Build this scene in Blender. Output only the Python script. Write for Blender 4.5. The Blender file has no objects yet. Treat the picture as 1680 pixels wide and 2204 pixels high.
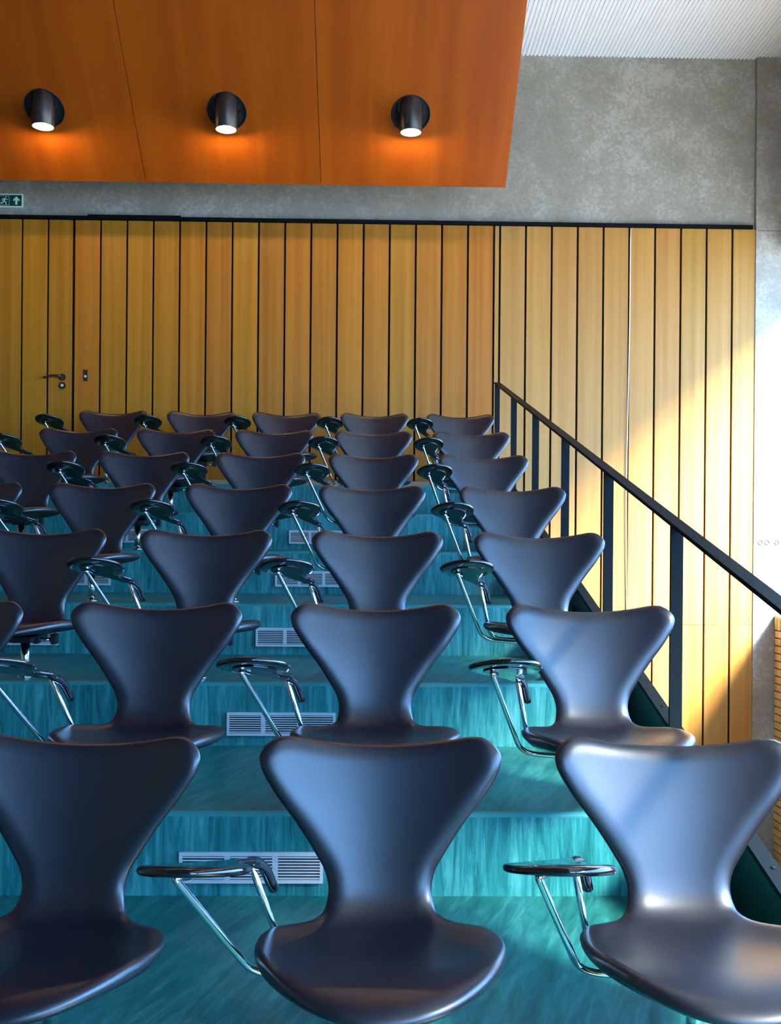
import bpy, bmesh, math, random
from mathutils import Matrix, Vector

random.seed(7)
SC = bpy.context.scene
COL = SC.collection
PI = math.pi

# ------------------------------------------------------------------ camera
CAM_H = 0.915
cam_d = bpy.data.cameras.new('camera')
cam = bpy.data.objects.new('camera', cam_d)
COL.objects.link(cam)
cam_d.sensor_fit = 'VERTICAL'
cam_d.sensor_height = 36.0
cam_d.lens = 36.0 * 2150.0 / 2204.0
cam_d.shift_y = 65.2 / 2204.0
cam_d.clip_start = 0.05
cam.matrix_world = (Matrix.Translation((0, 0, CAM_H)) @ Matrix.Rotation(-0.0191, 4, 'Z')
                    @ Matrix.Rotation(PI / 2, 4, 'X') @ Matrix.Rotation(0.008, 4, 'Z'))
SC.camera = cam

# ------------------------------------------------------------------ sky, sun, exposure
world = bpy.data.worlds.new('World')
SC.world = world
world.use_nodes = True
wn = world.node_tree.nodes
wn['Background'].inputs['Color'].default_value = (0.22, 0.50, 1.0, 1)
wn['Background'].inputs['Strength'].default_value = 14.5

sun_d = bpy.data.lights.new('sun', 'SUN')
sun_d.energy = 50.0
sun_d.angle = math.radians(20)
sun_d.color = (1.0, 0.96, 0.90)
sun = bpy.data.objects.new('sun', sun_d)
COL.objects.link(sun)
sun_dir = Vector((-0.56, 0.52, -0.64))
sun.rotation_euler = sun_dir.to_track_quat('-Z', 'Y').to_euler()
sun.location = (8, -4, 9)

SC.view_settings.view_transform = 'Standard'
SC.view_settings.look = 'None'
SC.view_settings.gamma = 1.0
SC.view_settings.use_curve_mapping = False
SC.view_settings.exposure = 0.7
SC.cycles.use_denoising = True
SC.cycles.max_bounces = 8
SC.cycles.diffuse_bounces = 5
SC.cycles.caustics_reflective = False
SC.cycles.caustics_refractive = False
SC.cycles.sample_clamp_indirect = 8.0

# ------------------------------------------------------------------ layout constants
P = 0.8369          # row pitch
S = 0.2165          # riser height
ZA = 2.583          # first riser in view
YW = 7.5            # back wall (face of the boards)
ROWY = 1.842        # pedestal line of the front row
XR = 0.865          # right end of the tiers
XL = -3.6           # left wall
ZLOW = -1.5         # floor of the side passage
ZCEIL = 4.60
XBRICK = 3.048
ZSILL = 0.384

# ------------------------------------------------------------------ material helpers
def new_mat(name):
    m = bpy.data.materials.new(name)
    m.use_nodes = True
    nt = m.node_tree
    return m, nt, nt.nodes, nt.links, nt.nodes['Principled BSDF']

def plain(name, col, rough=0.5, metal=0.0, spec=0.5, coat=0.0, bump=0.0, bscale=200):
    m, nt, n, l, b = new_mat(name)
    b.inputs['Base Color'].default_value = (*col, 1)
    b.inputs['Roughness'].default_value = rough
    b.inputs['Metallic'].default_value = metal
    b.inputs['Specular IOR Level'].default_value = spec
    b.inputs['Coat Weight'].default_value = coat
    tc = n.new('ShaderNodeTexCoord')
    ns = n.new('ShaderNodeTexNoise'); ns.inputs['Scale'].default_value = bscale
    l.new(tc.outputs['Object'], ns.inputs['Vector'])
    if bump:
        bp = n.new('ShaderNodeBump'); bp.inputs['Strength'].default_value = bump
        bp.inputs['Distance'].default_value = 0.002
        l.new(ns.outputs['Fac'], bp.inputs['Height']); l.new(bp.outputs['Normal'], b.inputs['Normal'])
    else:
        mr = n.new('ShaderNodeMapRange')
        mr.inputs['To Min'].default_value = max(0.02, rough - 0.04); mr.inputs['To Max'].default_value = rough + 0.04
        l.new(ns.outputs['Fac'], mr.inputs['Value']); l.new(mr.outputs['Result'], b.inputs['Roughness'])
    return m

def ramp(n, stops):
    r = n.new('ShaderNodeValToRGB')
    e = r.color_ramp.elements
    while len(e) < len(stops):
        e.new(0.5)
    for i, (p, c) in enumerate(stops):
        e[i].position = p; e[i].color = (*c, 1)
    return r

def wood(name, dark, mid, light, rough=0.4, coat=0.0, vary=0.12, sx=22.0, sz=0.7, hue=0.0):
    """straight-grained veneer, grain along local z, each object shifted by its own random value"""
    m, nt, n, l, b = new_mat(name)
    tc = n.new('ShaderNodeTexCoord'); oi = n.new('ShaderNodeObjectInfo')
    mul = n.new('ShaderNodeMath'); mul.operation = 'MULTIPLY'; mul.inputs[1].default_value = 37.0
    l.new(oi.outputs['Random'], mul.inputs[0])
    cmb = n.new('ShaderNodeCombineXYZ')
    for i in range(3):
        l.new(mul.outputs[0], cmb.inputs[i])
    add = n.new('ShaderNodeVectorMath'); add.operation = 'ADD'
    l.new(tc.outputs['Object'], add.inputs[0]); l.new(cmb.outputs[0], add.inputs[1])
    mp = n.new('ShaderNodeMapping'); mp.inputs['Scale'].default_value = (sx, sx, sz)
    l.new(add.outputs[0], mp.inputs['Vector'])
    n1 = n.new('ShaderNodeTexNoise'); n1.inputs['Scale'].default_value = 1.0
    n1.inputs['Detail'].default_value = 4.0; n1.inputs['Distortion'].default_value = 0.3
    l.new(mp.outputs[0], n1.inputs['Vector'])
    mp2 = n.new('ShaderNodeMapping'); mp2.inputs['Scale'].default_value = (sx * 9, sx * 9, sz * 5)
    l.new(add.outputs[0], mp2.inputs['Vector'])
    n2 = n.new('ShaderNodeTexNoise'); n2.inputs['Detail'].default_value = 2.0; n2.inputs['Scale'].default_value = 1.0
    l.new(mp2.outputs[0], n2.inputs['Vector'])
    mx = n.new('ShaderNodeMath'); mx.operation = 'MULTIPLY_ADD'
    l.new(n2.outputs['Fac'], mx.inputs[0]); mx.inputs[1].default_value = 0.22
    l.new(n1.outputs['Fac'], mx.inputs[2])
    r = ramp(n, [(0.38, dark), (0.6, mid), (0.82, light)])
    l.new(mx.outputs[0], r.inputs['Fac'])
    hs = n.new('ShaderNodeHueSaturation')
    vr = n.new('ShaderNodeMapRange'); vr.inputs['To Min'].default_value = 1 - vary; vr.inputs['To Max'].default_value = 1 + vary
    l.new(oi.outputs['Random'], vr.inputs['Value']); l.new(vr.outputs['Result'], hs.inputs['Value'])
    if hue:
        fr = n.new('ShaderNodeMath'); fr.operation = 'FRACT'; l.new(mul.outputs[0], fr.inputs[0])
        hr = n.new('ShaderNodeMapRange'); hr.inputs['To Min'].default_value = 0.5 - hue; hr.inputs['To Max'].default_value = 0.5 + hue
        l.new(fr.outputs[0], hr.inputs['Value']); l.new(hr.outputs['Result'], hs.inputs['Hue'])
    l.new(r.outputs['Color'], hs.inputs['Color']); l.new(hs.outputs['Color'], b.inputs['Base Color'])
    b.inputs['Roughness'].default_value = rough
    b.inputs['Coat Weight'].default_value = coat
    b.inputs['Coat Roughness'].default_value = 0.2
    b.inputs['Specular IOR Level'].default_value = 0.28
    return m

def concrete(name):
    m, nt, n, l, b = new_mat(name)
    tc = n.new('ShaderNodeTexCoord')
    a = n.new('ShaderNodeTexNoise'); a.inputs['Scale'].default_value = 2.2; a.inputs['Detail'].default_value = 8; a.inputs['Roughness'].default_value = 0.7
    c = n.new('ShaderNodeTexNoise'); c.inputs['Scale'].default_value = 42; c.inputs['Detail'].default_value = 5; c.inputs['Roughness'].default_value = 0.75
    for q in (a, c):
        l.new(tc.outputs['Object'], q.inputs['Vector'])
    mx = n.new('ShaderNodeMath'); mx.operation = 'MULTIPLY_ADD'; mx.inputs[1].default_value = 0.75
    l.new(c.outputs['Fac'], mx.inputs[0]); l.new(a.outputs['Fac'], mx.inputs[2])
    r = ramp(n, [(0.60, (0.220, 0.187, 0.142)), (0.82, (0.285, 0.243, 0.186)), (0.94, (0.34, 0.295, 0.23)), (1.0, (0.41, 0.36, 0.295))])
    l.new(mx.outputs[0], r.inputs['Fac']); l.new(r.outputs['Color'], b.inputs['Base Color'])
    b.inputs['Roughness'].default_value = 0.75
    bp = n.new('ShaderNodeBump'); bp.inputs['Strength'].default_value = 0.25; bp.inputs['Distance'].default_value = 0.003
    l.new(c.outputs['Fac'], bp.inputs['Height']); l.new(bp.outputs['Normal'], b.inputs['Normal'])
    return m

def lino(name, scale, rot, dark, mid, light, rough):
    """marbled linoleum: streaks along one direction"""
    m, nt, n, l, b = new_mat(name)
    tc = n.new('ShaderNodeTexCoord')
    mp0 = n.new('ShaderNodeMapping'); mp0.inputs['Rotation'].default_value = rot
    l.new(tc.outputs['Object'], mp0.inputs['Vector'])
    mp = n.new('ShaderNodeMapping'); mp.inputs['Scale'].default_value = scale
    l.new(mp0.outputs[0], mp.inputs['Vector'])
    a = n.new('ShaderNodeTexNoise'); a.inputs['Scale'].default_value = 1.0; a.inputs['Detail'].default_value = 7
    a.inputs['Roughness'].default_value = 0.72; a.inputs['Distortion'].default_value = 0.8
    l.new(mp.outputs[0], a.inputs['Vector'])
    c = n.new('ShaderNodeTexNoise'); c.inputs['Scale'].default_value = 3.0; c.inputs['Detail'].default_value = 3
    l.new(tc.outputs['Object'], c.inputs['Vector'])
    mx = n.new('ShaderNodeMath'); mx.operation = 'MULTIPLY_ADD'; mx.inputs[1].default_value = 0.35
    l.new(c.outputs['Fac'], mx.inputs[0]); l.new(a.outputs['Fac'], mx.inputs[2])
    r = ramp(n, [(0.48, dark), (0.66, mid), (0.9, light)])
    l.new(mx.outputs[0], r.inputs['Fac']); l.new(r.outputs['Color'], b.inputs['Base Color'])
    b.inputs['Roughness'].default_value = rough
    b.inputs['Specular IOR Level'].default_value = 0.4
    return m

def brickmat(name):
    m, nt, n, l, b = new_mat(name)
    tc = n.new('ShaderNodeTexCoord'); oi = n.new('ShaderNodeObjectInfo')
    ns = n.new('ShaderNodeTexNoise'); ns.inputs['Scale'].default_value = 30; ns.inputs['Detail'].default_value = 4
    l.new(tc.outputs['Object'], ns.inputs['Vector'])
    ad = n.new('ShaderNodeMath'); ad.operation = 'MULTIPLY_ADD'; ad.inputs[1].default_value = 0.35
    l.new(oi.outputs['Random'], ad.inputs[0]); l.new(ns.outputs['Fac'], ad.inputs[2])
    r = ramp(n, [(0.3, (0.42, 0.24, 0.075)), (0.6, (0.58, 0.36, 0.12)), (0.95, (0.66, 0.44, 0.17))])
    l.new(ad.outputs[0], r.inputs['Fac']); l.new(r.outputs['Color'], b.inputs['Base Color'])
    b.inputs['Roughness'].default_value = 0.85
    return m

def leather(name):
    m, nt, n, l, b = new_mat(name)
    tc = n.new('ShaderNodeTexCoord')
    vo = n.new('ShaderNodeTexNoise'); vo.inputs['Scale'].default_value = 420; vo.inputs['Detail'].default_value = 3
    ln = n.new('ShaderNodeTexNoise'); ln.inputs['Scale'].default_value = 5; ln.inputs['Detail'].default_value = 4
    for q in (vo, ln):
        l.new(tc.outputs['Object'], q.inputs['Vector'])
    r = ramp(n, [(0.3, (0.0042, 0.0038, 0.0075)), (0.7, (0.0062, 0.0057, 0.0110))])
    l.new(ln.outputs['Fac'], r.inputs['Fac']); l.new(r.outputs['Color'], b.inputs['Base Color'])
    mr = n.new('ShaderNodeMapRange'); mr.inputs['To Min'].default_value = 0.335; mr.inputs['To Max'].default_value = 0.40
    l.new(ln.outputs['Fac'], mr.inputs['Value']); l.new(mr.outputs['Result'], b.inputs['Roughness'])
    b.inputs['Specular IOR Level'].default_value = 0.95
    bp = n.new('ShaderNodeBump'); bp.inputs['Strength'].default_value = 0.10; bp.inputs['Distance'].default_value = 0.001
    l.new(vo.outputs['Fac'], bp.inputs['Height']); l.new(bp.outputs['Normal'], b.inputs['Normal'])
    return m

def emit(name, col, strength):
    m, nt, n, l, b = new_mat(name)
    b.inputs['Base Color'].default_value = (*col, 1)
    b.inputs['Emission Color'].default_value = (*col, 1)
    b.inputs['Emission Strength'].default_value = strength
    return m

def glass(name):
    m, nt, n, l, b = new_mat(name)
    tr = n.new('ShaderNodeBsdfTransparent'); tr.inputs['Color'].default_value = (0.93, 0.96, 0.97, 1)
    gl = n.new('ShaderNodeBsdfGlossy'); gl.inputs['Roughness'].default_value = 0.02
    mx = n.new('ShaderNodeMixShader')
    mx.inputs[0].default_value = 0.05
    l.new(tr.outputs[0], mx.inputs[1]); l.new(gl.outputs[0], mx.inputs[2])
    l.new(mx.outputs[0], n['Material Output'].inputs['Surface'])
    return m

M = dict(
    board=wood('board_wood', (0.335, 0.112, 0.006), (0.40, 0.142, 0.008), (0.465, 0.175, 0.013), 0.45, 0.0, 0.09, 22, 0.35, 0.006),
    board_pale=wood('pale_board_wood', (0.36, 0.152, 0.024), (0.415, 0.188, 0.034), (0.465, 0.225, 0.05), 0.42, 0.0, 0.08, 20, 0.35, 0.006),
    panel=wood('panel_wood', (0.29, 0.052, 0.002), (0.345, 0.067, 0.002), (0.40, 0.086, 0.003), 0.45, 0.0, 0.05, 7, 0.5),
    panel_edge=plain('panel_edge_wood', (0.62, 0.36, 0.10), 0.5),
    concrete=concrete('concrete'),
    groove=plain('groove_black', (0.012, 0.008, 0.005), 0.8, 0, 0.08),
    gapblack=plain('shadow_gap_black', (0.005, 0.005, 0.005), 0.8, 0, 0.08),
    riser=lino('riser_linoleum', (42, 42, 3.6), (0, 0, 0), (0.003, 0.085, 0.085), (0.018, 0.21, 0.21), (0.10, 0.42, 0.41), 0.42),
    tread=lino('tread_linoleum', (34, 5.0, 10), (0, 0, 0.35), (0.005, 0.075, 0.070), (0.014, 0.14, 0.128), (0.055, 0.26, 0.235), 0.36),
    nosing=plain('nosing_linoleum', (0.035, 0.26, 0.25), 0.4),
    skirting=plain('skirting_wood', (0.42, 0.30, 0.19), 0.5),
    ceil=plain('ceiling_white_metal', (0.90, 0.90, 0.90), 0.45),
    white=plain('white_paint', (0.7, 0.69, 0.66), 0.6),
    leftwall=wood('side_wall_wood', (0.10, 0.055, 0.02), (0.14, 0.078, 0.028), (0.18, 0.10, 0.04), 0.5, 0, 0.05, 12, 0.5),
    darkwall=plain('dark_grey_wall', (0.05, 0.052, 0.06), 0.8),
    lowfloor=plain('passage_floor_stone', (0.32, 0.31, 0.30), 0.6),
    steel=plain('black_painted_steel', (0.007, 0.010, 0.011), 0.5, 0, 0.06, 0.0, 0.12, 60),
    plate=plain('dark_green_steel', (0.006, 0.020, 0.018), 0.35, 0, 0.5, 0.0, 0.15, 60),
    leather=leather('black_leather'),
    chrome=plain('chrome', (0.82, 0.83, 0.85), 0.09, 1.0),
    blackplastic=plain('black_plastic', (0.012, 0.012, 0.013), 0.4),
    gloss=plain('black_lacquer', (0.006, 0.006, 0.007), 0.12, 0, 0.5, 0.6),
    undermetal=plain('underside_dark_metal', (0.10, 0.11, 0.115), 0.14, 1.0),
    alu=plain('aluminium', (0.78, 0.78, 0.80), 0.45, 0.35),
    ventdark=plain('vent_dark', (0.006, 0.007, 0.012), 0.8, 0, 0.1),
    lampbody=plain('lamp_dark_bronze', (0.045, 0.038, 0.034), 0.35, 0.5),
    lampdisc=plain('lamp_recess_dark', (0.022, 0.022, 0.022), 0.5, 0.2, 0.3),
    lampinner=plain('lamp_reflector', (0.9, 0.86, 0.76), 0.35),
    bulb=emit('lamp_bulb', (1.0, 0.88, 0.68), 5.0),
    bronze=plain('bronze_handle', (0.10, 0.065, 0.04), 0.35, 0.8),
    signgreen=plain('sign_green', (0.004, 0.055, 0.050), 0.4),
    signpale=plain('sign_pale_green', (0.70, 0.85, 0.62), 0.5),
    brick=brickmat('yellow_brick'),
    mortar=plain('mortar_dark', (0.12, 0.095, 0.06), 0.9),
    cable=plain('white_cable', (0.75, 0.72, 0.66), 0.45),
    frame=plain('window_frame_paint', (0.55, 0.56, 0.56), 0.45),
    glass=glass('window_glass'),
    ground=plain('outdoor_ground', (0.32, 0.32, 0.30), 0.9),
)

# ------------------------------------------------------------------ object helpers
def mesh_obj(name, verts, faces, mat, parent=None, smooth=False, loc=None):
    me = bpy.data.meshes.new(name)
    me.from_pydata(verts, [], faces)
    for mm in (mat if isinstance(mat, (list, tuple)) else [mat]):
        me.materials.append(mm)
    if smooth:
        for p in me.polygons:
            p.use_smooth = True
    o = bpy.data.objects.new(name, me)
    COL.objects.link(o)
    if parent:
        o.parent = parent
    if loc:
        o.location = loc
    return o

def bm_obj(name, bm, mat, parent=None, smooth=False, loc=None):
    bmesh.ops.recalc_face_normals(bm, faces=bm.faces)
    me = bpy.data.meshes.new(name)
    bm.to_mesh(me); bm.free()
    for mm in (mat if isinstance(mat, (list, tuple)) else [mat]):
        me.materials.append(mm)
    if smooth:
        for p in me.polygons:
            p.use_smooth = True
    o = bpy.data.objects.new(name, me)
    COL.objects.link(o)
    if parent:
        o.parent = parent
    if loc:
        o.location = loc
    return o

BOXF = [(0, 3, 2, 1), (4, 5, 6, 7), (0, 1, 5, 4), (1, 2, 6, 5), (2, 3, 7, 6), (3, 0, 4, 7)]
def box_v(x0, x1, y0, y1, z0, z1):
    return [(x0, y0, z0), (x1, y0, z0), (x1, y1, z0), (x0, y1, z0), (x0, y0, z1), (x1, y0, z1), (x1, y1, z1), (x0, y1, z1)]

def add_box(bm, x0, x1, y0, y1, z0, z1):
    v = [bm.verts.new(p) for p in box_v(x0, x1, y0, y1, z0, z1)]
    for f in BOXF:
        bm.faces.new([v[i] for i in f])

def box(name, x0, x1, y0, y1, z0, z1, mat, parent=None, bev=0.0):
    """box whose origin is at its own centre-bottom"""
    cx, cy = (x0 + x1) / 2, (y0 + y1) / 2
    bm = bmesh.new()
    add_box(bm, x0 - cx, x1 - cx, y0 - cy, y1 - cy, 0, z1 - z0)
    if bev:
        bmesh.ops.bevel(bm, geom=bm.edges[:], offset=bev, segments=2, affect='EDGES', profile=0.5)
    return bm_obj(name, bm, mat, parent, loc=(cx, cy, z0))

def copy_obj(o, parent, loc=None):
    c = o.copy(); COL.objects.link(c); c.parent = parent
    if loc is not None:
        c.location = loc
    return c

def add_tube(bm, pts, r, seg=12, cap=True):
    pts = [Vector(p) for p in pts]
    rings = []
    up = None
    for i, p in enumerate(pts):
        if i == 0: t = pts[1] - p
        elif i == len(pts) - 1: t = p - pts[-2]
        else: t = (pts[i + 1] - p).normalized() + (p - pts[i - 1]).normalized()
        t.normalize()
        if up is None:
            up = t.orthogonal().normalized()
        else:
            up = (up - t * up.dot(t)).normalized()
        side = t.cross(up)
        rr = r[i] if isinstance(r, (list, tuple)) else r
        ra, rb = rr if isinstance(rr, (list, tuple)) else (rr, rr)
        rings.append([bm.verts.new(p + up * math.cos(2 * PI * k / seg) * ra + side * math.sin(2 * PI * k / seg) * rb) for k in range(seg)])
    for a, b in zip(rings, rings[1:]):
        for k in range(seg):
            bm.faces.new((a[k], a[(k + 1) % seg], b[(k + 1) % seg], b[k]))
    if cap:
        bm.faces.new(rings[0][::-1]); bm.faces.new(rings[-1])

def fillet(pts, rad, n=6):
    pts = [Vector(p) for p in pts]
    out = [pts[0]]
    for a, b, c in zip(pts, pts[1:], pts[2:]):
        d1 = (a - b); d2 = (c - b)
        q = min(rad, d1.length * 0.45, d2.length * 0.45)
        p1 = b + d1.normalized() * q; p2 = b + d2.normalized() * q
        for i in range(n + 1):
            t = i / n
            out.append(p1 * (1 - t) ** 2 + b * 2 * t * (1 - t) + p2 * t * t)
    out.append(pts[-1])
    return out

def empty(name, loc):
    o = bpy.data.objects.new(name, None)
    o.empty_display_size = 0.1
    COL.objects.link(o); o.location = loc
    return o

def tag(o, label=None, cat=None, group=None, kind=None):
    if label: o['label'] = label
    if cat: o['category'] = cat
    if group: o['group'] = group
    if kind: o['kind'] = kind
    return o

def struct(o, label=None, cat=None):
    return tag(o, label, cat, None, 'structure')

def catmull(pts, n=6):
    out = []
    m = len(pts)
    for i in range(m):
        p0, p1, p2, p3 = (Vector(pts[(i + k - 1) % m]) for k in range(4))
        for j in range(n):
            t = j / n
            out.append(0.5 * ((2 * p1) + (p2 - p0) * t + (2 * p0 - 5 * p1 + 4 * p2 - p3) * t * t + (3 * p1 - p0 - 3 * p2 + p3) * t ** 3))
    return out

# ================================================================== THE ROOM
# ---- stepped floor
floor = struct(box('floor', XL, XR, -5.0, ZA - P, -S - 0.10, -S, M['tread']), 'teal marbled linoleum floor in front of the tiers', 'floor')

def make_step(k):
    """tier k (0 = front row): riser below its front edge, tread behind it"""
    y0 = ZA + (k - 1) * P
    y1 = ZA + k * P + 0.0 if k < 6 else YW + 0.02
    z = k * S
    zb = z - S
    r = 0.012
    prof = [(y0, zb)]
    for i in range(7):
        a = PI / 2 * i / 6
        prof.append((y0 + r - r * math.cos(a), z - r + r * math.sin(a)))
    prof.append((y1, z))
    prof.append((y1, zb - 0.05)); prof.append((y0, zb - 0.05))
    verts, faces, mi = [], [], []
    for x in (XL, XR):
        verts += [(x, y, zz) for y, zz in prof]
    m = len(prof)
    for i in range(m):
        j = (i + 1) % m
        faces.append((i, i + m, j + m, j))
        mi.append(0 if i == 0 or i > 7 else (1 if i == 7 else 2))
    faces.append(tuple(range(m))[::1]); mi.append(0)
    faces.append(tuple(range(2 * m - 1, m - 1, -1))); mi.append(0)
    o = mesh_obj('step', verts, faces, [M['riser'], M['tread'], M['nosing']], floor)
    o.matrix_parent_inverse = floor.matrix_basis.inverted()
    for p, q in zip(o.data.polygons, mi):
        p.material_index = q
    bmm = bmesh.new(); bmm.from_mesh(o.data); bmesh.ops.recalc_face_normals(bmm, faces=bmm.faces); bmm.to_mesh(o.data); bmm.free()
    return o
for k in range(7):
    make_step(k)

low = box('passage_floor', XR, 3.6, -5.0, YW + 0.1, ZLOW - 0.1, ZLOW, M['lowfloor'], floor)
low.matrix_parent_inverse = floor.matrix_basis.inverted()
fill = box('tier_base', XL, XR, -5.0, YW + 0.1, ZLOW - 0.1, -S - 0.11, M['lowfloor'], floor)
fill.matrix_parent_inverse = floor.matrix_basis.inverted()

# ---- back wall: concrete with vertical boards
wall_back = struct(box('wall_back', XL - 0.2, 3.7, YW + 0.03, YW + 0.3, ZLOW - 0.1, ZCEIL + 0.25, M['concrete']),
                   'grey concrete back wall above the vertical timber boards', 'wall')
def on_wall(o):
    o.matrix_parent_inverse = wall_back.matrix_basis.inverted()
    return o
pier = on_wall(box('concrete_pier', 2.885, 3.7, YW - 0.008, YW + 0.05, ZLOW, ZCEIL + 0.2, M['concrete'], wall_back))
BT = 3.302       # top of the boards
on_wall(box('groove_backing', XL, 2.883, YW + 0.018, YW + 0.032, ZLOW, BT, M['groove'], wall_back))
on_wall(box('shadow_gap', XL, 2.86, YW - 0.012, YW + 0.034, BT + 0.004, BT + 0.030, M['gapblack'], wall_back))
GAP = 0.0075
proto = {}
def board(x0, x1, z0, z1, parent, mat='board'):
    key = (round(x1 - x0, 4), round(z1 - z0, 4), mat)
    cx = (x0 + x1) / 2
    if key not in proto:
        o = box('board', x0 + GAP, x1 - GAP, YW, YW + 0.022, z0, z1, M[mat], parent, 0.0015)
        proto[key] = o
    else:
        o = copy_obj(proto[key], parent, (cx, YW + 0.011, z0))
    o.matrix_parent_inverse = parent.matrix_basis.inverted()
    return o
ZB = 1.375
BW = (0.904 + 2.234) / 16
for i in range(16):
    board(-2.234 + i * BW, -2.234 + (i + 1) * BW, ZB, BT, wall_back)
board(0.904, 0.949, ZLOW, BT, wall_back, 'board_pale')
RW = (2.709 - 0.949) / 9
ZSEAM = 0.31
for i in range(10):
    x0 = 0.949 + i * RW
    x1 = x0 + RW if i < 9 else 2.885 + GAP
    board(x0, x1, ZSEAM + 0.0015, BT, wall_back, 'board_pale')
    board(x0, x1, ZLOW, ZSEAM - 0.0015, wall_back, 'board_pale')
for i in range(2):
    board(-3.199 - (i + 1) * 0.193, -3.199 - i * 0.193, ZB, BT, wall_back)

# door of the same boards
door = struct(box('door_1', -3.199, -2.240, YW + 0.019, YW + 0.045, 6 * S + 0.01, BT + 0.002, M['groove']),
              'flush door faced with the same vertical boards', 'door')
for i in range(5):
    board(-3.199 + i * 0.193, -3.199 + (i + 1) * 0.193 - (0.006 if i == 4 else 0), 6 * S + 0.012, BT, door)
def on_door(o):
    o.matrix_parent_inverse = door.matrix_basis.inverted()
    return o
def disc_bm(x, z, y0, y1, r, seg=20):
    bm = bmesh.new()
    add_tube(bm, [(x, y0, z), (x, y1, z)], r, seg)
    return bm
HX, HZ = -2.312, 2.127
on_door(bm_obj('handle_rose', disc_bm(HX, HZ, YW, YW - 0.012, 0.025), M['bronze'], door))
bm = bmesh.new()
add_tube(bm, fillet([(HX, YW - 0.01, HZ), (HX, YW - 0.055, HZ), (HX - 0.045, YW - 0.058, HZ + 0.004), (HX - 0.085, YW - 0.056, HZ + 0.001), (HX - 0.125, YW - 0.052, HZ - 0.013)], 0.02), 0.0085, 10)
on_door(bm_obj('door_handle', bm, M['bronze'], door, True))
rose = on_door(bm_obj('key_rose', disc_bm(HX, HZ - 0.062, YW, YW - 0.010, 0.025), M['bronze'], door))
on_door(bm_obj('lock_cylinder', disc_bm(HX, HZ - 0.062, YW - 0.009, YW - 0.016, 0.010, 12), M['alu'], door))
lp = on_wall(box('lock_plate', -2.158, -2.126, YW - 0.005, YW + 0.001, 2.10, 2.185, M['bronze'], wall_back, 0.001))
on_wall(bm_obj('lock_cylinder', disc_bm(-2.142, 2.135, YW - 0.004, YW - 0.010, 0.009, 12), M['alu'], wall_back))
on_wall(box('door_track', -2.13, -1.44, YW - 0.030, YW + 0.01, BT + 0.002, BT + 0.034, M['gapblack'], wall_back))
# form-tie marks left in the concrete
for x in (2.935, 2.985, 3.06):
    z = 0.915 + 0.02
    bm = bmesh.new()
    ring = [(x + 0.016 * math.cos(2 * PI * i / 20), YW - 0.009, z + 0.016 * math.sin(2 * PI * i / 20)) for i in range(21)]
    add_tube(bm, ring, 0.0022, 6, False)
    on_wall(bm_obj('form_tie_mark', bm, M['gapblack'], wall_back))
on_wall(box('formwork_joint', 2.9, 3.6, YW - 0.0095, YW - 0.007, BT - 0.012, BT - 0.0095, M['gapblack'], wall_back))

bb = struct(box('baseboard_back', -2.234, 0.904, YW - 0.012, YW + 0.02, 6 * S, ZB - 0.002, M['skirting']), 'pale timber skirting under the boards', 'baseboard')

# hanging cable
bm = bmesh.new()
cp = []
for i in range(41):
    t = i / 40
    cp.append((1.922 + 0.006 * math.sin(t * 7) + 0.012 * (1 - t) ** 6, YW - 0.006 - 0.004 * math.sin(3 * t), BT - 0.005 - t * 2.95))
add_tube(bm, cp, 0.0042, 8)
tag(bm_obj('cable', bm, M['cable'], None, True), 'thin white cable hanging down a board joint', 'cable')

# ---- left wall, front wall (behind the camera)
wall_left = struct(box('wall_left', XL - 0.2, XL, -5.0, YW + 0.02, ZLOW, ZCEIL + 0.2, M['leftwall']), 'timber clad side wall out of view', 'wall')
FW0, FW1, FWH = 1.35, 3.25, 3.7
wall_front = struct(box('wall_front', XL - 0.2, FW0, -5.2, -5.0, ZLOW, ZCEIL + 0.2, M['darkwall']), 'dark grey wall behind the camera', 'wall')
for (a, b, c, d) in ((FW0, 3.7, ZLOW, ZSILL), (FW0, 3.7, FWH, ZCEIL + 0.2), (FW1, 3.7, ZSILL, FWH)):
    o = box('wall_panel', a, b, -5.2, -5.0, c, d, M['darkwall'], wall_front)
    o.matrix_parent_inverse = wall_front.matrix_basis.inverted()
win2 = struct(empty('window_2', ((FW0 + FW1) / 2, -5.1, ZSILL)), 'tall window behind the camera', 'window')
for i in range(4):
    q = FW0 + (FW1 - FW0) * i / 3
    o = box('mullion', max(FW0, q - 0.03), min(FW1, q + 0.03), -5.13, -5.07, ZSILL, FWH, M['frame'], win2)
    o.matrix_parent_inverse = win2.matrix_basis.inverted()
    if i < 3:
        o = box('pane', q + 0.03, q + (FW1 - FW0) / 3 - 0.03, -5.103, -5.097, ZSILL, FWH, M['glass'], win2)
        o.matrix_parent_inverse = win2.matrix_basis.inverted()
pd2 = bpy.data.lights.new('window_portal', 'AREA'); pd2.shape = 'RECTANGLE'
pd2.size = FW1 - FW0; pd2.size_y = FWH - ZSILL
pd2.cycles.is_portal = True
po2 = bpy.data.objects.new('window_portal', pd2); COL.objects.link(po2)
po2.location = ((FW0 + FW1) / 2, -5.15, (FWH + ZSILL) / 2)
po2.rotation_euler = (PI / 2, 0, 0)

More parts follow.
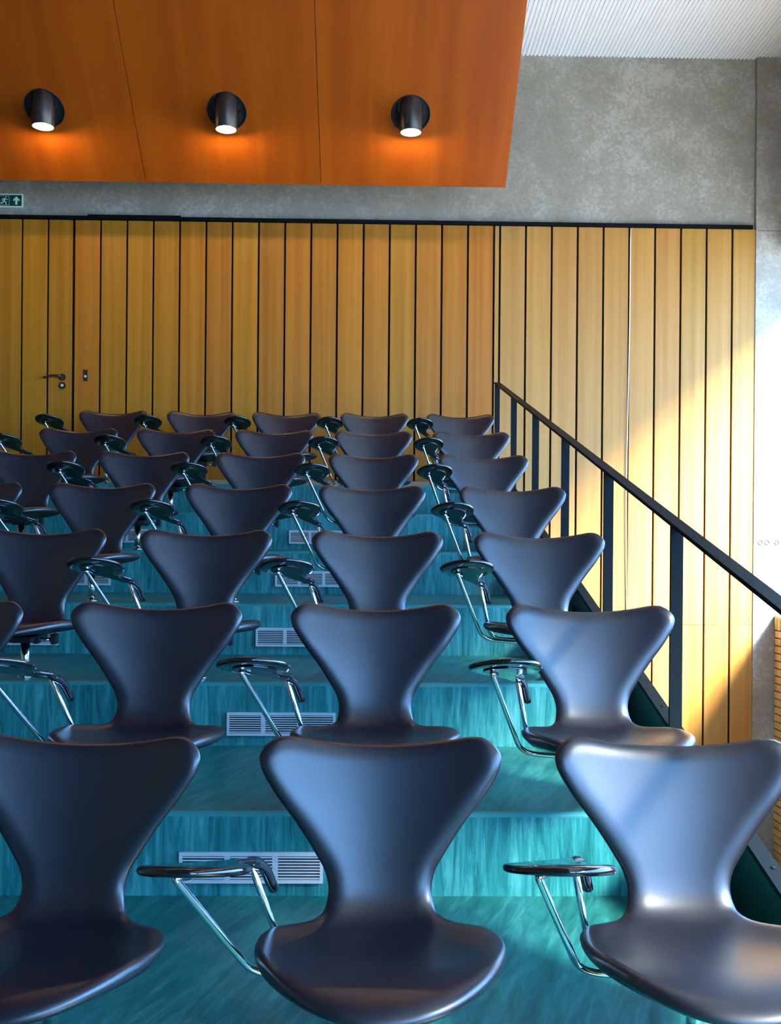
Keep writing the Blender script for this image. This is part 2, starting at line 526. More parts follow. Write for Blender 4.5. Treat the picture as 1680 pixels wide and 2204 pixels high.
# ---- corrugated ceiling
bm = bmesh.new()
px = 0.030
x = 0.90
prof = []
while x < 3.65:
    prof += [(x, ZCEIL), (x + px * 0.60, ZCEIL), (x + px * 0.68, ZCEIL + 0.010), (x + px * 0.92, ZCEIL + 0.010)]
    x += px
va = [bm.verts.new((a, -5.1, b)) for a, b in prof]; vb = [bm.verts.new((a, YW + 0.05, b)) for a, b in prof]
for i in range(len(prof) - 1):
    bm.faces.new((va[i], vb[i], vb[i + 1], va[i + 1]))
ceiling = bm_obj('ceiling', bm, M['ceil'])
struct(ceiling, 'white corrugated metal ceiling with fine ribs', 'ceiling')
box('ceiling_deck', XL - 0.2, 3.7, -5.2, YW + 0.3, ZCEIL + 0.02, ZCEIL + 0.12, M['darkwall'], ceiling)

# ---- sloping timber soffit with panels and spot lamps
SOF_Y, SOF_Z, SOF_M = 7.0, 3.413, 0.85
sl = math.atan(SOF_M)
sof_len = (ZCEIL - 0.02 - SOF_Z) / math.sin(sl)
soffit = empty('ceiling.001', (0, SOF_Y, SOF_Z))
struct(soffit, 'sloping orange timber soffit hung below the white ceiling', 'ceiling')
# local frame: x across, z up along the slope (towards the viewer), y = thickness (upper side)
soffit.rotation_euler = (PI / 2 - sl, 0, 0)
bpy.context.view_layer.update()
SEAMS = [-3.58, -2.83, -1.592, -0.372, 0.923]
bm = bmesh.new(); add_box(bm, SEAMS[0], SEAMS[-1] - 0.004, 0.024, 0.05, 0.004, sof_len)
bm_obj('soffit_core', bm, M['panel_edge'], soffit)
YTOP = SOF_Y - sof_len * math.cos(sl)
for i in range(4):
    fp = box('panel', SEAMS[i] + 0.002, SEAMS[i + 1] - 0.002, 3.2, YTOP - 0.004, ZCEIL - 0.022, ZCEIL + 0.003, M['panel'])
    fp.parent = soffit
    fp.matrix_parent_inverse = soffit.matrix_world.inverted()
LAMP_T = None
def lamp_local(px_, y_world):
    return (px_, (SOF_Y - y_world) / math.cos(sl))
LAMPS = []
for xx in (-2.168, -0.975, 0.238):
    LAMPS.append(lamp_local(xx, 6.605))
for i in range(4):
    x0, x1 = SEAMS[i] + 0.002, SEAMS[i + 1] - 0.002
    bm = bmesh.new()
    cx = (x0 + x1) / 2
    # panel with a round hole for its lamp
    lx = [q for q in LAMPS if x0 < q[0] < x1]
    front, back = [], []
    if lx:
        hx, hz = lx[0][0] - cx, lx[0][1]
        R, N = 0.127, 48
        hole = [(hx + R * math.cos(2 * PI * k / N + PI / N), hz + R * math.sin(2 * PI * k / N + PI / N)) for k in range(N)]
        h = 0.2
        sq = []
        for k in range(N):
            a = 2 * PI * k / N + PI / N
            c, s = math.cos(a), math.sin(a)
            q = h / max(abs(c), abs(s))
            sq.append((hx + q * c, hz + q * s))
        # snap the four corners
        for tx, tz in ((1, 1), (-1, 1), (-1, -1), (1, -1)):
            j = min(range(N), key=lambda k: (sq[k][0] - hx - tx * h) ** 2 + (sq[k][1] - hz - tz * h) ** 2)
            sq[j] = (hx + tx * h, hz + tz * h)
        H0 = [bm.verts.new((a, 0, b)) for a, b in hole]; Q0 = [bm.verts.new((a, 0, b)) for a, b in sq]
        H1 = [bm.verts.new((a, 0.025, b)) for a, b in hole]
        for k in range(N):
            j = (k + 1) % N
            bm.faces.new((H0[k], H0[j], Q0[j], Q0[k])); bm.faces.new((H0[k], H1[k], H1[j], H0[j]))
        ax0, ax1, az0, az1 = x0 - cx, x1 - cx, 0.0, sof_len
        for (a0, a1, b0, b1) in ((ax0, hx - h, az0, az1), (hx + h, ax1, az0, az1), (hx - h, hx + h, az0, hz - h), (hx - h, hx + h, hz + h, az1)):
            v = [bm.verts.new(p) for p in ((a0, 0, b0), (a1, 0, b0), (a1, 0, b1), (a0, 0, b1))]
            bm.faces.new(v)
        for (a0, b0, a1, b1) in ((ax0, az0, ax1, az0), (ax1, az0, ax1, az1), (ax1, az1, ax0, az1), (ax0, az1, ax0, az0)):
            v = [bm.verts.new(p) for p in ((a0, 0, b0), (a1, 0, b1), (a1, 0.025, b1), (a0, 0.025, b0))]
            bm.faces.new(v)
    else:
        add_box(bm, x0 - cx, x1 - cx, 0, 0.025, 0, sof_len)
    o = bm_obj('panel', bm, M['panel'], soffit, loc=(cx, 0, 0))

def make_spot(lx, lz, label):
    """recessed round plate in the slope with a plumb cylinder lamp hanging through it"""
    wp = soffit.matrix_world @ Vector((lx, 0.0, lz))
    root = empty('ceiling_spotlight', wp)
    rot = Matrix.Rotation(PI / 2 - sl, 4, 'X')
    # plate (slightly inside the panel face)
    bm = bmesh.new()
    add_tube(bm, [(0, 0.010, 0), (0, 0.022, 0)], 0.1255, 40)
    bm.transform(rot)
    bm_obj('recess_plate', bm, M['lampdisc'], root, False)
    bm = bmesh.new()
    ring = [(0.1265 * math.cos(2 * PI * i / 48), -0.001, 0.1265 * math.sin(2 * PI * i / 48)) for i in range(49)]
    add_tube(bm, ring, 0.004, 6, False)
    bm.transform(rot)
    bm_obj('trim_ring', bm, M['lampdisc'], root, True)
    # plumb cylinder, open at the bottom
    r0, r1, zb, zt = 0.072, 0.066, -0.135, 0.16
    oy = -0.028
    bm = bmesh.new()
    N = 40
    def ring_(r, z):
        return [bm.verts.new((r * math.cos(2 * PI * i / N), oy + r * math.sin(2 * PI * i / N), z)) for i in range(N)]
    rings = [ring_(0.001, zt), ring_(r0 * 0.9, zt), ring_(r0, zt - 0.012), ring_(r0, zb + 0.002), ring_(r0 - 0.002, zb), ring_(r1, zb), ring_(r1, zb + 0.02)]
    for a, b in zip(rings, rings[1:]):
        for k in range(N):
            bm.faces.new((a[k], a[(k + 1) % N], b[(k + 1) % N], b[k]))
    bm_obj('lamp_cylinder', bm, M['lampbody'], root, True)
    bm = bmesh.new()
    rings = [ring_(r1 - 0.0005, zb + 0.003), ring_(r1 - 0.004, zb + 0.03), ring_(0.03, zb + 0.06), ring_(0.001, zb + 0.065)]
    for a, b in zip(rings, rings[1:]):
        for k in range(N):
            bm.faces.new((a[k], a[(k + 1) % N], b[(k + 1) % N], b[k]))
    bm_obj('reflector', bm, M['lampinner'], root, True)
    bm = bmesh.new()
    bmesh.ops.create_uvsphere(bm, u_segments=16, v_segments=10, radius=0.022)
    bm.transform(Matrix.Translation((0, oy, zb + 0.028)))
    bm_obj('bulb', bm, M['bulb'], root, True)
    for sx in (-1, 1):
        bm = bmesh.new()
        add_box(bm, sx * 0.080 - 0.006, sx * 0.080 + 0.006, oy - 0.012, oy + 0.012, -0.005, 0.11)
        add_box(bm, sx * 0.074 - 0.010, sx * 0.074 + 0.010, oy - 0.006, oy + 0.006, 0.0, 0.012)
        bm_obj('bracket', bm, M['blackplastic'], root)
    ld = bpy.data.lights.new('spot_lamp_light', 'POINT')
    ld.energy = 7.0; ld.color = (1.0, 0.78, 0.42); ld.shadow_soft_size = 0.02
    lo = bpy.data.objects.new('lamp_light', ld); COL.objects.link(lo)
    lo.parent = root; lo.location = (0, oy, zb - 0.004)
    tag(root, label, 'lamp', 'spot lamps in the sloping soffit')
    return root
for (lx, lz), lab in zip(LAMPS, ('dark cylindrical spot lamp at the left end of the orange soffit',
                                 'dark cylindrical spot lamp in the middle panel of the orange soffit',
                                 'dark cylindrical spot lamp at the right end of the orange soffit')):
    make_spot(lx, lz, lab)

# ---- right side: brick parapet, window band, concrete head
HEAD = 3.15
XG = 3.30
wall_right = struct(box('wall_right', XBRICK + 0.008, XBRICK + 0.32, -5.0, YW - 0.01, ZLOW, ZSILL - 0.005, M['mortar']),
                    'low yellow brick wall along the right side', 'wall')
def on_right(o):
    o.matrix_parent_inverse = wall_right.matrix_basis.inverted()
    return o
CH, BH, BL = 0.0570, 0.0475, 0.228
COPE = 0.105
ysplit = 6.30
bp = None; cpp = None; hp = None
stuff = bmesh.new()
nc = int((ZSILL - COPE - ZLOW) / CH)
for c in range(nc):
    z1 = ZSILL - COPE - c * CH - 0.009
    z0 = z1 - BH
    y = YW - 0.012 - (BL / 2 + 0.004 if c % 2 else 0)
    first = True
    if c % 2:
        # half brick closing the course
        if hp is None:
            hp = on_right(box('brick', XBRICK, XBRICK + 0.1, y + 0.010, YW - 0.013, z0, z1, M['brick'], wall_right, 0.002))
        else:
            on_right(copy_obj(hp, wall_right, (hp.location.x, hp.location.y, z0)))
    while y > -4.7:
        if y > ysplit:
            jx = random.uniform(-0.002, 0.002)
            if bp is None:
                bp = on_right(box('brick', XBRICK, XBRICK + 0.1, y - BL, y, z0, z1, M['brick'], wall_right, 0.002))
            else:
                on_right(copy_obj(bp, wall_right, (XBRICK + 0.05 + jx, y - BL / 2, z0)))
        else:
            add_box(stuff, XBRICK, XBRICK + 0.1, y - BL, y, z0, z1)
        y -= BL + 0.010
y = YW - 0.012
while y > -4.9:
    if y > ysplit:
        if cpp is None:
            cpp = on_right(box('brick', XBRICK - 0.002, XBRICK + 0.325, y - 0.0475, y, ZSILL - COPE, ZSILL, M['brick'], wall_right, 0.002))
        else:
            on_right(copy_obj(cpp, wall_right, (cpp.location.x, y - 0.0475 / 2, ZSILL - COPE)))
    else:
        add_box(stuff, XBRICK - 0.002, XBRICK + 0.325, y - 0.0475, y, ZSILL - COPE, ZSILL)
    y -= 0.057
so = on_right(bm_obj('brickwork', stuff, M['brick'], wall_right)); so['kind'] = 'stuff'
on_right(box('concrete_head', XBRICK + 0.05, 3.7, -5.0, YW - 0.01, HEAD, ZCEIL + 0.2, M['concrete'], wall_right))

win = struct(empty('window_1', (XG, 1.2, ZSILL)), 'long band of tall windows above the brick wall', 'window')
def on_win(o):
    o.matrix_parent_inverse = win.matrix_basis.inverted()
    return o
on_win(box('window_frame', XG - 0.03, XG + 0.03, -4.95, YW - 0.02, ZSILL, ZSILL + 0.05, M['frame'], win))
on_win(box('window_frame', XG - 0.03, XG + 0.03, -4.95, YW - 0.02, HEAD - 0.05, HEAD, M['frame'], win))
ys = [-4.95 + i * (YW - 0.02 + 4.95) / 7 for i in range(8)]
for q in ys:
    on_win(box('mullion', XG - 0.03, XG + 0.03, q - 0.025, q + 0.025, ZSILL + 0.05, HEAD - 0.05, M['frame'], win))
for a, b in zip(ys, ys[1:]):
    on_win(box('pane', XG - 0.003, XG + 0.003, a + 0.025, b - 0.025, ZSILL + 0.05, HEAD - 0.05, M['glass'], win))
struct(box('floor.001', -25, 40, -35, 30, ZLOW - 0.3, ZLOW - 0.2, M['ground']), 'ground outside the window', 'ground')
pd = bpy.data.lights.new('window_portal', 'AREA'); pd.shape = 'RECTANGLE'
pd.size = HEAD - ZSILL; pd.size_y = YW + 4.9
pd.cycles.is_portal = True
po = bpy.data.objects.new('window_portal', pd); COL.objects.link(po)
po.location = (XG + 0.05, (YW - 4.95) / 2, (HEAD + ZSILL) / 2)
po.rotation_euler = (0, PI / 2, 0)

# ================================================================== THINGS
# ---- exit sign
def flat(name, pts, y0, y1, mat, parent):
    bm = bmesh.new()
    a = [bm.verts.new((p[0], y0, p[1])) for p in pts]; b = [bm.verts.new((p[0], y1, p[1])) for p in pts]
    bm.faces.new(a); bm.faces.new(b[::-1])
    for i in range(len(pts)):
        j = (i + 1) % len(pts)
        bm.faces.new((a[i], b[i], b[j], a[j]))
    return bm_obj(name, bm, mat, parent)
sx1, sz0, sz1 = -2.625, 3.398, 3.499
sw = 0.20
sign = empty('exit_sign', (sx1 - sw, YW + 0.03, sz0))
tag(sign, 'green exit sign with running figure and upward arrow on the concrete', 'sign')
hh = sz1 - sz0
flat('sign_board', [(0, 0), (sw, 0), (sw, hh), (0, hh)], 0, -0.006, M['signpale'], sign)
flat('sign_field', [(0.008, 0.010), (sw - 0.010, 0.010), (sw - 0.010, hh - 0.010), (0.008, hh - 0.010)], -0.006, -0.0075, M['signgreen'], sign)
ax = 0.152
flat('arrow', [(ax - 0.008, 0.020), (ax + 0.008, 0.020), (ax + 0.008, 0.056), (ax + 0.018, 0.046), (ax + 0.026, 0.054), (ax, 0.081), (ax - 0.026, 0.054), (ax - 0.018, 0.046), (ax - 0.008, 0.056)], -0.0075, -0.0085, M['signpale'], sign)
bm = bmesh.new()
rx0, rx1, rz0, rz1 = 0.020, 0.100, 0.016, 0.085
for a in ((rx0, rx1, rz0, rz0 + 0.0018), (rx0, rx1, rz1 - 0.0018, rz1), (rx0, rx0 + 0.0018, rz0, rz1), (rx1 - 0.0018, rx1, rz0, rz1)):
    add_box(bm, a[0], a[1], -0.0085, -0.0075, a[2], a[3])
bm_obj('figure_frame', bm, M['signpale'], sign)
bm = bmesh.new()
Yp = -0.008
def limb(pts, r):
    add_tube(bm, [(p[0], Yp, p[1]) for p in pts], [(r, 0.0006) if False else r for _ in pts], 8)
cx0 = 0.064
limb([(cx0 + 0.004, 0.066), (cx0 - 0.006, 0.046)], 0.0055)
limb([(cx0 - 0.006, 0.046), (cx0 + 0.012, 0.036), (cx0 + 0.010, 0.021)], 0.0036)
limb([(cx0 - 0.006, 0.046), (cx0 - 0.014, 0.032), (cx0 - 0.030, 0.030)], 0.0036)
limb([(cx0 + 0.004, 0.064), (cx0 + 0.017, 0.056), (cx0 + 0.026, 0.062)], 0.0026)
limb([(cx0 + 0.004, 0.066), (cx0 - 0.012, 0.062), (cx0 - 0.020, 0.050)], 0.0026)
limb([(cx0 + 0.010, 0.072), (cx0 + 0.0101, 0.0795)], 0.0048)
for v in bm.verts:
    v.co.y = Yp + (v.co.y - Yp) * 0.2
bm_obj('running_figure', bm, M['signpale'], sign)

# ---- stair railing
RX = 0.885
def z_str(y): return 0.391 + 0.2587 * (y - 2.9)
def z_rail(y): return 0.986 + 0.2560 * (y - 2.9)
rail = empty('stair_railing', (RX, 2.88, z_str(2.88)))
tag(rail, 'black steel stair railing with flat handrail rising along the right of the tiers', 'railing')
def on_rail(o):
    o.matrix_parent_inverse = rail.matrix_basis.inverted()
    return o
def sloped_bar(name, x0, x1, ya, yb, zf, t, mat, bev=0.002, zbot=None):
    bm = bmesh.new()
    v = []
    for x in (x0, x1):
        v += [(x, ya, zf(ya) - t if zbot is None else zbot), (x, yb, zf(yb) - t if zbot is None else zbot), (x, yb, zf(yb)), (x, ya, zf(ya))]
    vs = [bm.verts.new(p) for p in v]
    for f in ((0, 1, 2, 3), (7, 6, 5, 4), (0, 4, 5, 1), (1, 5, 6, 2), (2, 6, 7, 3), (3, 7, 4, 0)):
        bm.faces.new([vs[i] for i in f])
    if bev:
        bmesh.ops.bevel(bm, geom=bm.edges[:], offset=bev, segments=2, affect='EDGES')
    return on_rail(bm_obj(name, bm, mat, rail))
sloped_bar('handrail', RX - 0.022, RX + 0.022, 0.3, 7.10, z_rail, 0.012, M['steel'])
sloped_bar('stringer_cap', RX - 0.020, RX + 0.022, 0.3, YW - 0.02, z_str, 0.012, M['steel'])
sloped_bar('stringer_plate', RX - 0.018, RX + 0.012, 0.3, YW - 0.02, lambda y: z_str(y) - 0.013, 0, M['plate'], 0, ZLOW)
for i in range(8):
    yy = 7.08 - i * 0.8395
    w = 0.018
    bm = bmesh.new()
    v = []
    for (dx, dy) in ((-w, -0.006), (w, -0.006), (w, 0.006), (-w, 0.006)):
        v.append((RX + dx, yy + dy, z_str(yy + dy) - 0.004))
    for (dx, dy) in ((-w, -0.006), (w, -0.006), (w, 0.006), (-w, 0.006)):
        v.append((RX + dx, yy + dy, z_rail(yy + dy) - 0.010))
    vs = [bm.verts.new(p) for p in v]
    for f in BOXF:
        bm.faces.new([vs[k] for k in f])
    on_rail(bm_obj('post', bm, M['steel'], rail))
for i in range(7):
    yy = 7.08 - i * 0.8395 - 0.25
    for dd in (0, 0.45):
        bm = bmesh.new()
        bmesh.ops.create_uvsphere(bm, u_segments=10, v_segments=6, radius=0.006)
        bm.transform(Matrix.Translation((RX + 0.004, yy - dd, z_str(yy - dd) + 0.0005)) @ Matrix.Diagonal((1, 1, 0.35, 1)))
        on_rail(bm_obj('bolt', bm, M['steel'], rail, True))

# ---- riser vents
def make_vent(x0, x1, k, label):
    y = ZA + k * P
    z0, z1 = k * S + 0.036, k * S + 0.115
    root = empty('vent_grille', ((x0 + x1) / 2, y, z0))
    w, h = x1 - x0, z1 - z0
    tag(root, label, 'vent', 'aluminium vents in the risers')
    bm = bmesh.new(); add_box(bm, -w / 2, w / 2, -0.002, 0.0, 0, h); bm_obj('backing', bm, M['ventdark'], root)
    bm = bmesh.new()
    e, d = 0.008, -0.012
    for a in ((-w / 2, w / 2, 0, 0.009), (-w / 2, w / 2, h - 0.009, h), (-w / 2, -w / 2 + e, 0.009, h - 0.009), (w / 2 - e, w / 2, 0.009, h - 0.009)):
        add_box(bm, a[0], a[1], d, -0.001, a[2], a[3])
    bm_obj('vent_frame', bm, M['alu'], root)
    n = 8
    sp = None
    for i in range(n):
        zz = 0.009 + (h - 0.018) * (i + 0.5) / n
        if sp is None:
            bm = bmesh.new(); add_box(bm, -w / 2 + e, w / 2 - e, -0.0115, -0.0075, -0.0017, 0.0017)
            sp = bm_obj('slat', bm, M['alu'], root, loc=(0, 0, zz))
        else:
            copy_obj(sp, root, (0, 0, zz))
    for mx_ in (-w / 6, w / 6):
        bm = bmesh.new(); add_box(bm, mx_ - 0.007, mx_ + 0.007, -0.0105, -0.0015, 0.009, h - 0.009)
        bm_obj('mullion', bm, M['alu'], root)
    for (qx, qz) in ((-w / 6, h / 2), (w / 6, h / 2)):
        bm = bmesh.new(); add_tube(bm, [(qx, -0.010, qz), (qx, -0.0125, qz)], 0.004, 10)
        bm_obj('screw', bm, M['alu'], root)
ORD = ['first', 'second', 'third', 'fourth', 'fifth', 'sixth']
for k in range(5):
    make_vent(-0.487, -0.118, k, 'aluminium slatted vent near the middle of the %s teal riser from the front' % ORD[k])
for k in (2, 3, 4):
    make_vent(-1.69, -1.32, k, 'aluminium slatted vent left of the middle in the %s teal riser' % ORD[k])

# ---- the chair ------------------------------------------------------
PROF = [(-0.316, 0.167), (-0.309, 0.1755), (-0.292, 0.1825), (-0.262, 0.1870), (-0.22, 0.1875), (-0.17, 0.1835), (-0.09, 0.172), (-0.01, 0.166), (0.05, 0.168),
        (0.088, 0.182), (0.112, 0.208), (0.126, 0.245), (0.142, 0.31), (0.160, 0.38), (0.180, 0.45), (0.197, 0.507)]
def dense(pts, n=14):
    out = []
    P_ = [Vector(p) for p in pts]
    P_ = [P_[0] * 2 - P_[1]] + P_ + [P_[-1] * 2 - P_[-2]]
    for i in range(1, len(P_) - 2):
        p0, p1, p2, p3 = P_[i - 1:i + 3]
        for j in range(n):
            t = j / n
            out.append(0.5 * ((2 * p1) + (p2 - p0) * t + (2 * p0 - 5 * p1 + 4 * p2 - p3) * t * t + (3 * p1 - p0 - 3 * p2 + p3) * t ** 3))
    out.append(P_[-2])
    return out
DP = dense(PROF)
for _ in range(60):
    DP = [DP[0]] + [(a + b * 2 + c) / 4 for a, b, c in zip(DP, DP[1:], DP[2:])] + [DP[-1]]
ARC = [0.0]
for a, b in zip(DP, DP[1:]):
    ARC.append(ARC[-1] + (b - a).length)
LEN = ARC[-1]
import bisect
def cpt(v):
    v0 = min(max(v, 0.0), LEN)
    i = min(max(bisect.bisect_right(ARC, v0) - 1, 0), len(DP) - 2)
    t = (v0 - ARC[i]) / (ARC[i + 1] - ARC[i])
    p = DP[i].lerp(DP[i + 1], t)
    if v > LEN:
        p = p + (DP[-1] - DP[-2]).normalized() * (v - LEN)
    return p
def ctan(v):
    return (cpt(v + 0.006) - cpt(max(v - 0.006, 0))).normalized()
def interp(tab, v):
    """smooth (monotone cubic-ish) table"""
    if v <= tab[0][0]: return tab[0][1]
    if v >= tab[-1][0]: return tab[-1][1]
    for i in range(len(tab) - 1):
        if tab[i][0] <= v <= tab[i + 1][0]:
            x0, y0 = tab[i]; x1, y1 = tab[i + 1]
            def sl_(j):
                if j <= 0 or j >= len(tab) - 1: return 0.0
                d0 = (tab[j][1] - tab[j - 1][1]) / (tab[j][0] - tab[j - 1][0]); d1 = (tab[j + 1][1] - tab[j][1]) / (tab[j + 1][0] - tab[j][0])
                return 0.0 if d0 * d1 <= 0 else 2 * d0 * d1 / (d0 + d1)
            h = x1 - x0; t = (v - x0) / h
            m0, m1 = sl_(i) * h, sl_(i + 1) * h
            return (2 * t ** 3 - 3 * t * t + 1) * y0 + (t ** 3 - 2 * t * t + t) * m0 + (-2 * t ** 3 + 3 * t * t) * y1 + (t ** 3 - t * t) * m1
    return tab[-1][1]
def v_of(pred):
    """arc length where the profile first meets a condition"""
    for p, a in zip(DP, ARC):
        if pred(p): return a
    return LEN
def vy(y): return v_of(lambda p: p[0] >= y)
def vz(z): return v_of(lambda p: p[0] > 0.05 and p[1] >= z)
WID = [(0.0, 0.222), (vy(-0.10), 0.224), (vy(-0.04), 0.220), (vy(0.005), 0.200), (vy(0.04), 0.165), (vy(0.075), 0.128), (vz(0.198), 0.106), (vz(0.232), 0.1005), (vz(0.262), 0.107),
       (vz(0.295), 0.125), (vz(0.346), 0.162), (vz(0.4146), 0.213), (vz(0.455), 0.237), (vz(0.478), 0.241), (LEN + 0.03, 0.241)]
CUR = [(0.0, 0.05), (vy(-0.25), 0.30), (vy(-0.05), 0.6), (vy(0.06), 1.0), (vz(0.23), 1.1), (vz(0.35), 0.95), (LEN, 0.8)]
def surf(u, v):
    c = cpt(v); t = ctan(v)
    n = Vector((-t[1], t[0]))        # points to the sitter: up on the seat, forward on the back
    d = interp(CUR, v) * u * u
    return Vector((u, c[0] + n[0] * d, c[1] + n[1] * d))
def make_shell():
    MU, NV = 20, 64
    T, R = 0.0155, 0.036
    ts = [math.sin(PI / 2 * i / MU) for i in range(-MU, MU + 1)]
    rs = []
    for j in range(NV + 1):
        q = j / NV
        rs.append(0.55 * (1 - math.cos(PI * q)) / 2 + 0.45 * q)
    top = []; bot = []
    def f(d):
        if d >= R: return 1.0
        d = max(d, 0.0)
        return math.sqrt(max(0.0, 1 - (1 - d / R) ** 2))
    C, T0, CB, DIP = 0.055, 0.70, 0.275, 0.020
    for j, r in enumerate(rs):
        rt, rb = [], []
        for i, t in enumerate(ts):
            at = abs(t)
            vb = CB * (1 - math.sqrt(max(0, 1 - min(at, 1) ** 2.15)))
            drop = 0 if at < T0 else C * (1 - math.sqrt(max(0, 1 - ((at - T0) / (1 - T0)) ** 2)))
            vt = LEN - 0.006 + DIP * min(at, 0.85) ** 2 / 0.7225 - drop
            v = vb + (vt - vb) * r
            w = interp(WID, v)
            u = t * w
            p = surf(u, v)
            e = 0.0015
            du = surf(u + e, v) - surf(u - e, v); dv = surf(u, v + e) - surf(u, max(v - e, 0))
            n = du.cross(dv).normalized()
            slope = abs(interp(WID, v + 0.004) - interp(WID, v - 0.004)) / 0.008
            ds = (1 - at) * w / math.sqrt(1 + slope * slope)
            k = f(ds) * f(vt - v) * f((v - vb))
            th = T * k
            if i in (0, 2 * MU) or j in (0, NV): th = 0
            rt.append(p + n * th); rb.append(p - n * th)
        top.append(rt); bot.append(rb)
    verts, idx_t, idx_b = [], {}, {}
    for j in range(NV + 1):
        for i in range(2 * MU + 1):
            idx_t[j, i] = len(verts); verts.append(top[j][i])
            if i in (0, 2 * MU) or j in (0, NV):
                idx_b[j, i] = idx_t[j, i]
            else:
                idx_b[j, i] = len(verts); verts.append(bot[j][i])
    faces = []
    for j in range(NV):
        for i in range(2 * MU):
            faces.append((idx_t[j, i], idx_t[j, i + 1], idx_t[j + 1, i + 1], idx_t[j + 1, i]))
            faces.append((idx_b[j, i], idx_b[j + 1, i], idx_b[j + 1, i + 1], idx_b[j, i + 1]))
    return verts, faces

TAB_M = 0.255
def z_tab(y): return 0.396 - TAB_M * (y + 0.26)
TAB_OUT = [(-0.386, -0.125), (-0.378, -0.180), (-0.345, -0.226), (-0.292, -0.245), (-0.240, -0.228), (-0.205, -0.187), (-0.194, -0.135),
           (-0.203, -0.090), (-0.222, -0.055), (-0.229, -0.025), (-0.224, 0.005), (-0.211, 0.033), (-0.197, 0.060), (-0.198, 0.080), (-0.217, 0.084),
           (-0.235, 0.066), (-0.252, 0.036), (-0.282, -0.002), (-0.322, -0.040), (-0.362, -0.078)]
TDX, TDY = -0.020, -0.125
def tab_shift(a, b):
    k = min(1.0, max(0.0, (b + 0.07) / 0.08))
    head = -0.295 + (a + 0.29) * 0.93
    return (head * (1 - k) + (a + TDX) * k, b + TDY)
TAB_OUT = [tab_shift(a, b) for a, b in TAB_OUT]
def plate_mesh(outline, zoff, t, edge, bm):
    o2 = catmull([(a, b) for a, b in outline], 5)
    n = len(o2)
    nor = []
    for i in range(n):
        d = (o2[(i + 1) % n] - o2[i - 1]).normalized()
        nor.append(Vector((d[1], -d[0])))
    area = sum(o2[i][0] * o2[(i + 1) % n][1] - o2[(i + 1) % n][0] * o2[i][1] for i in range(n))
    sg = 1 if area > 0 else -1
    levels = []
    for k in range(7):
        a = -PI / 2 + PI * k / 6
        levels.append((edge * (1 - math.cos(a)), math.sin(a) * t / 2))
    rings = []
    for ins, dz in levels:
        rings.append([bm.verts.new((o2[i][0] - sg * nor[i][0] * ins, o2[i][1] - sg * nor[i][1] * ins, z_tab(o2[i][1]) + zoff + dz)) for i in range(n)])
    for a, b in zip(rings, rings[1:]):
        for i in range(n):
            bm.faces.new((a[i], a[(i + 1) % n], b[(i + 1) % n], b[i]))
    bm.faces.new(rings[0][::-1]); bm.faces.new(rings[-1])

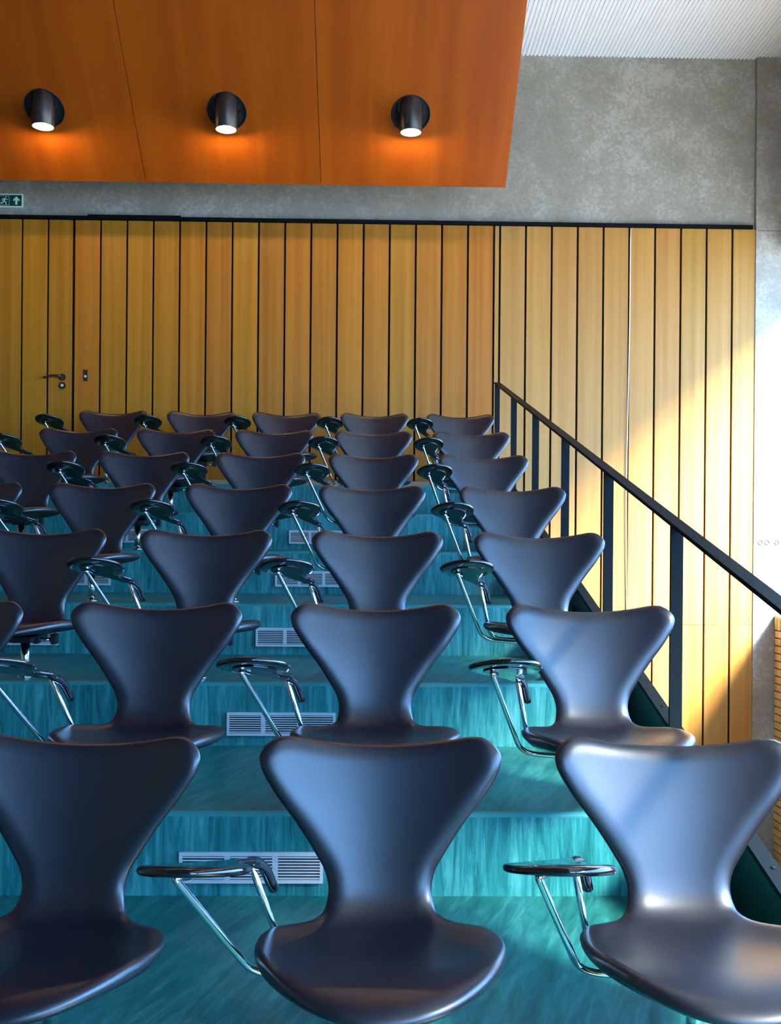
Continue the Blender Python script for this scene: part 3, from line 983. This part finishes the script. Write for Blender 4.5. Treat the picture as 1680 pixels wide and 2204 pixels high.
def make_chair():
    root = empty('swivel_chair', (0, 0, 0))
    v, f = make_shell()
    mesh_obj('seat_shell', v, f, M['leather'], root, True)
    # pedestal
    bm = bmesh.new()
    N = 24
    add_tube(bm, [(0, 0, 0.0), (0, 0, 0.125)], 0.0155, N)
    bm_obj('pedestal', bm, M['chrome'], root, True)
    bm = bmesh.new()
    add_tube(bm, [(0, 0, 0.0), (0, 0, 0.004), (0, 0, 0.006)], [0.026, 0.026, 0.022], N)
    bm_obj('floor_flange', bm, M['chrome'], root, True)
    # swivel mechanism
    bm = bmesh.new()
    add_box(bm, -0.055, 0.055, -0.11, 0.07, 0.132, 0.150)
    add_box(bm, -0.035, 0.035, -0.05, 0.05, 0.124, 0.133)
    add_box(bm, 0.042, 0.062, -0.05, -0.015, 0.122, 0.150)
    add_box(bm, 0.105, 0.122, -0.055, -0.010, 0.120, 0.158)
    bmesh.ops.bevel(bm, geom=bm.edges[:], offset=0.003, segments=2, affect='EDGES')
    mech = bm_obj('mechanism', bm, M['blackplastic'], root)
    bm = bmesh.new(); add_tube(bm, [(0.030, -0.035, 0.136), (0.118, -0.035, 0.136)], 0.0065, 12)
    bm_obj('lever_rod', bm, M['chrome'], mech, True)
    # tablet arm tubes
    F0 = [(0.03, -0.050, 0.139), (-0.12, -0.060, 0.139), (-0.226, -0.070, 0.150), (-0.328, -0.262, z_tab(-0.262) - 0.013), (-0.312, -0.225, z_tab(-0.225) - 0.013)]
    bm = bmesh.new(); add_tube(bm, fillet(F0[:4], 0.045, 8)[:-1] + fillet(F0[2:], 0.010, 4)[1:], 0.0066, 12)
    bm_obj('arm_tube', bm, M['chrome'], root, True)
    G0 = [(0.03, 0.030, 0.139), (-0.10, 0.046, 0.137), (-0.186, 0.056, 0.144), (-0.233, -0.046, z_tab(-0.046) - 0.008)]
    bm = bmesh.new(); add_tube(bm, fillet(G0, 0.04, 8), 0.0066, 12)
    bm_obj('arm_tube', bm, M['chrome'], root, True)
    # writing tablet with its drooping tail
    bm = bmesh.new()
    plate_mesh(TAB_OUT, 0.0, 0.013, 0.0065, bm)
    H0 = [(-0.240, -0.080, z_tab(-0.08)), (-0.226, -0.045, z_tab(-0.045) - 0.002), (-0.212, -0.012, z_tab(-0.02) - 0.016), (-0.198, 0.012, z_tab(-0.02) - 0.062)]
    hp_ = fillet(H0, 0.03, 5)
    rr = [0.0075 + 0.003 * min(1, i / 4) for i in range(len(hp_))]
    rr[0] = 0.004
    hp_ = hp_ + [hp_[-1] + (hp_[-1] - hp_[-2]).normalized() * 0.004]; rr = rr + [0.006]
    add_tube(bm, hp_, [(q, q * 1.25) for q in rr], 12)
    tb = bm_obj('writing_tablet', bm, M['gloss'], root, True)
    # dark metal mounting plate under it
    inner = []
    for (a, b) in TAB_OUT:
        b0 = b - TDY
        k = 0.60 if b0 < -0.04 else 0.72
        cxx = -0.293 if b0 < -0.04 else -0.232 + TDX
        cyy = -0.115 if b0 < -0.04 else b0
        inner.append((cxx + (a - cxx) * k, TDY + (cyy + (b0 - cyy) * k if b0 < -0.04 else b0 * 0.85 - 0.004)))
    bm = bmesh.new()
    plate_mesh(inner, -0.0078, 0.003, 0.0012, bm)
    bm_obj('mounting_plate', bm, M['undermetal'], tb, False)
    return root

chair0 = make_chair()
def copy_tree(o, parent=None):
    c = o.copy(); COL.objects.link(c); c.parent = parent
    for ch in list(o.children):
        copy_tree(ch, c)
    return c

COLX = {4: 0.612, 3: 0.010, 2: -0.602, 1: -1.208, 0: -1.805}
ROWS = [((2, 3, 4), 'front row'), ((1, 2, 3, 4), 'second row'), ((1, 2, 3, 4), 'third row'), ((0, 1, 2, 3, 4), 'fourth row'),
        ((0, 1, 2, 3, 4), 'fifth row'), ((0, 1, 2, 3, 4), 'sixth row'), ((0, 1, 2, 3, 4), 'back row by the boards')]
CPOS = {4: 'nearest the railing', 3: 'second from the railing', 2: 'third from the railing', 1: 'fourth from the railing', 0: 'fifth from the railing'}
TWEAK = {(0, 2): (0.022, -0.05), (0, 3): (0.012, 0.0), (0, 4): (-0.006, -0.03), (1, 2): (0.0, 0.0), (1, 3): (0.004, 0.0), (1, 4): (0.010, 0.0),
         (2, 3): (0.012, 0.0), (3, 4): (0.02, -0.02), (4, 4): (-0.012, 0.02), (6, 0): (-0.01, -0.05), (6, 1): (0.02, 0.04), (3, 3): (-0.008, 0.0)}
random.seed(3)
first = True
for k, (cols, rname) in enumerate(ROWS):
    for c in cols:
        o = chair0 if first else copy_tree(chair0)
        first = False
        dx, rz = TWEAK.get((k, c), (random.uniform(-0.006, 0.006), random.uniform(-0.025, 0.025)))
        o.location = (COLX[c] + dx, ROWY + k * P, k * S)
        o.rotation_euler = (0, 0, rz)
        tag(o, 'black leather chair with writing tablet, %s, %s' % (rname, CPOS[c]), 'chair', 'black swivel chairs in the tiered rows')
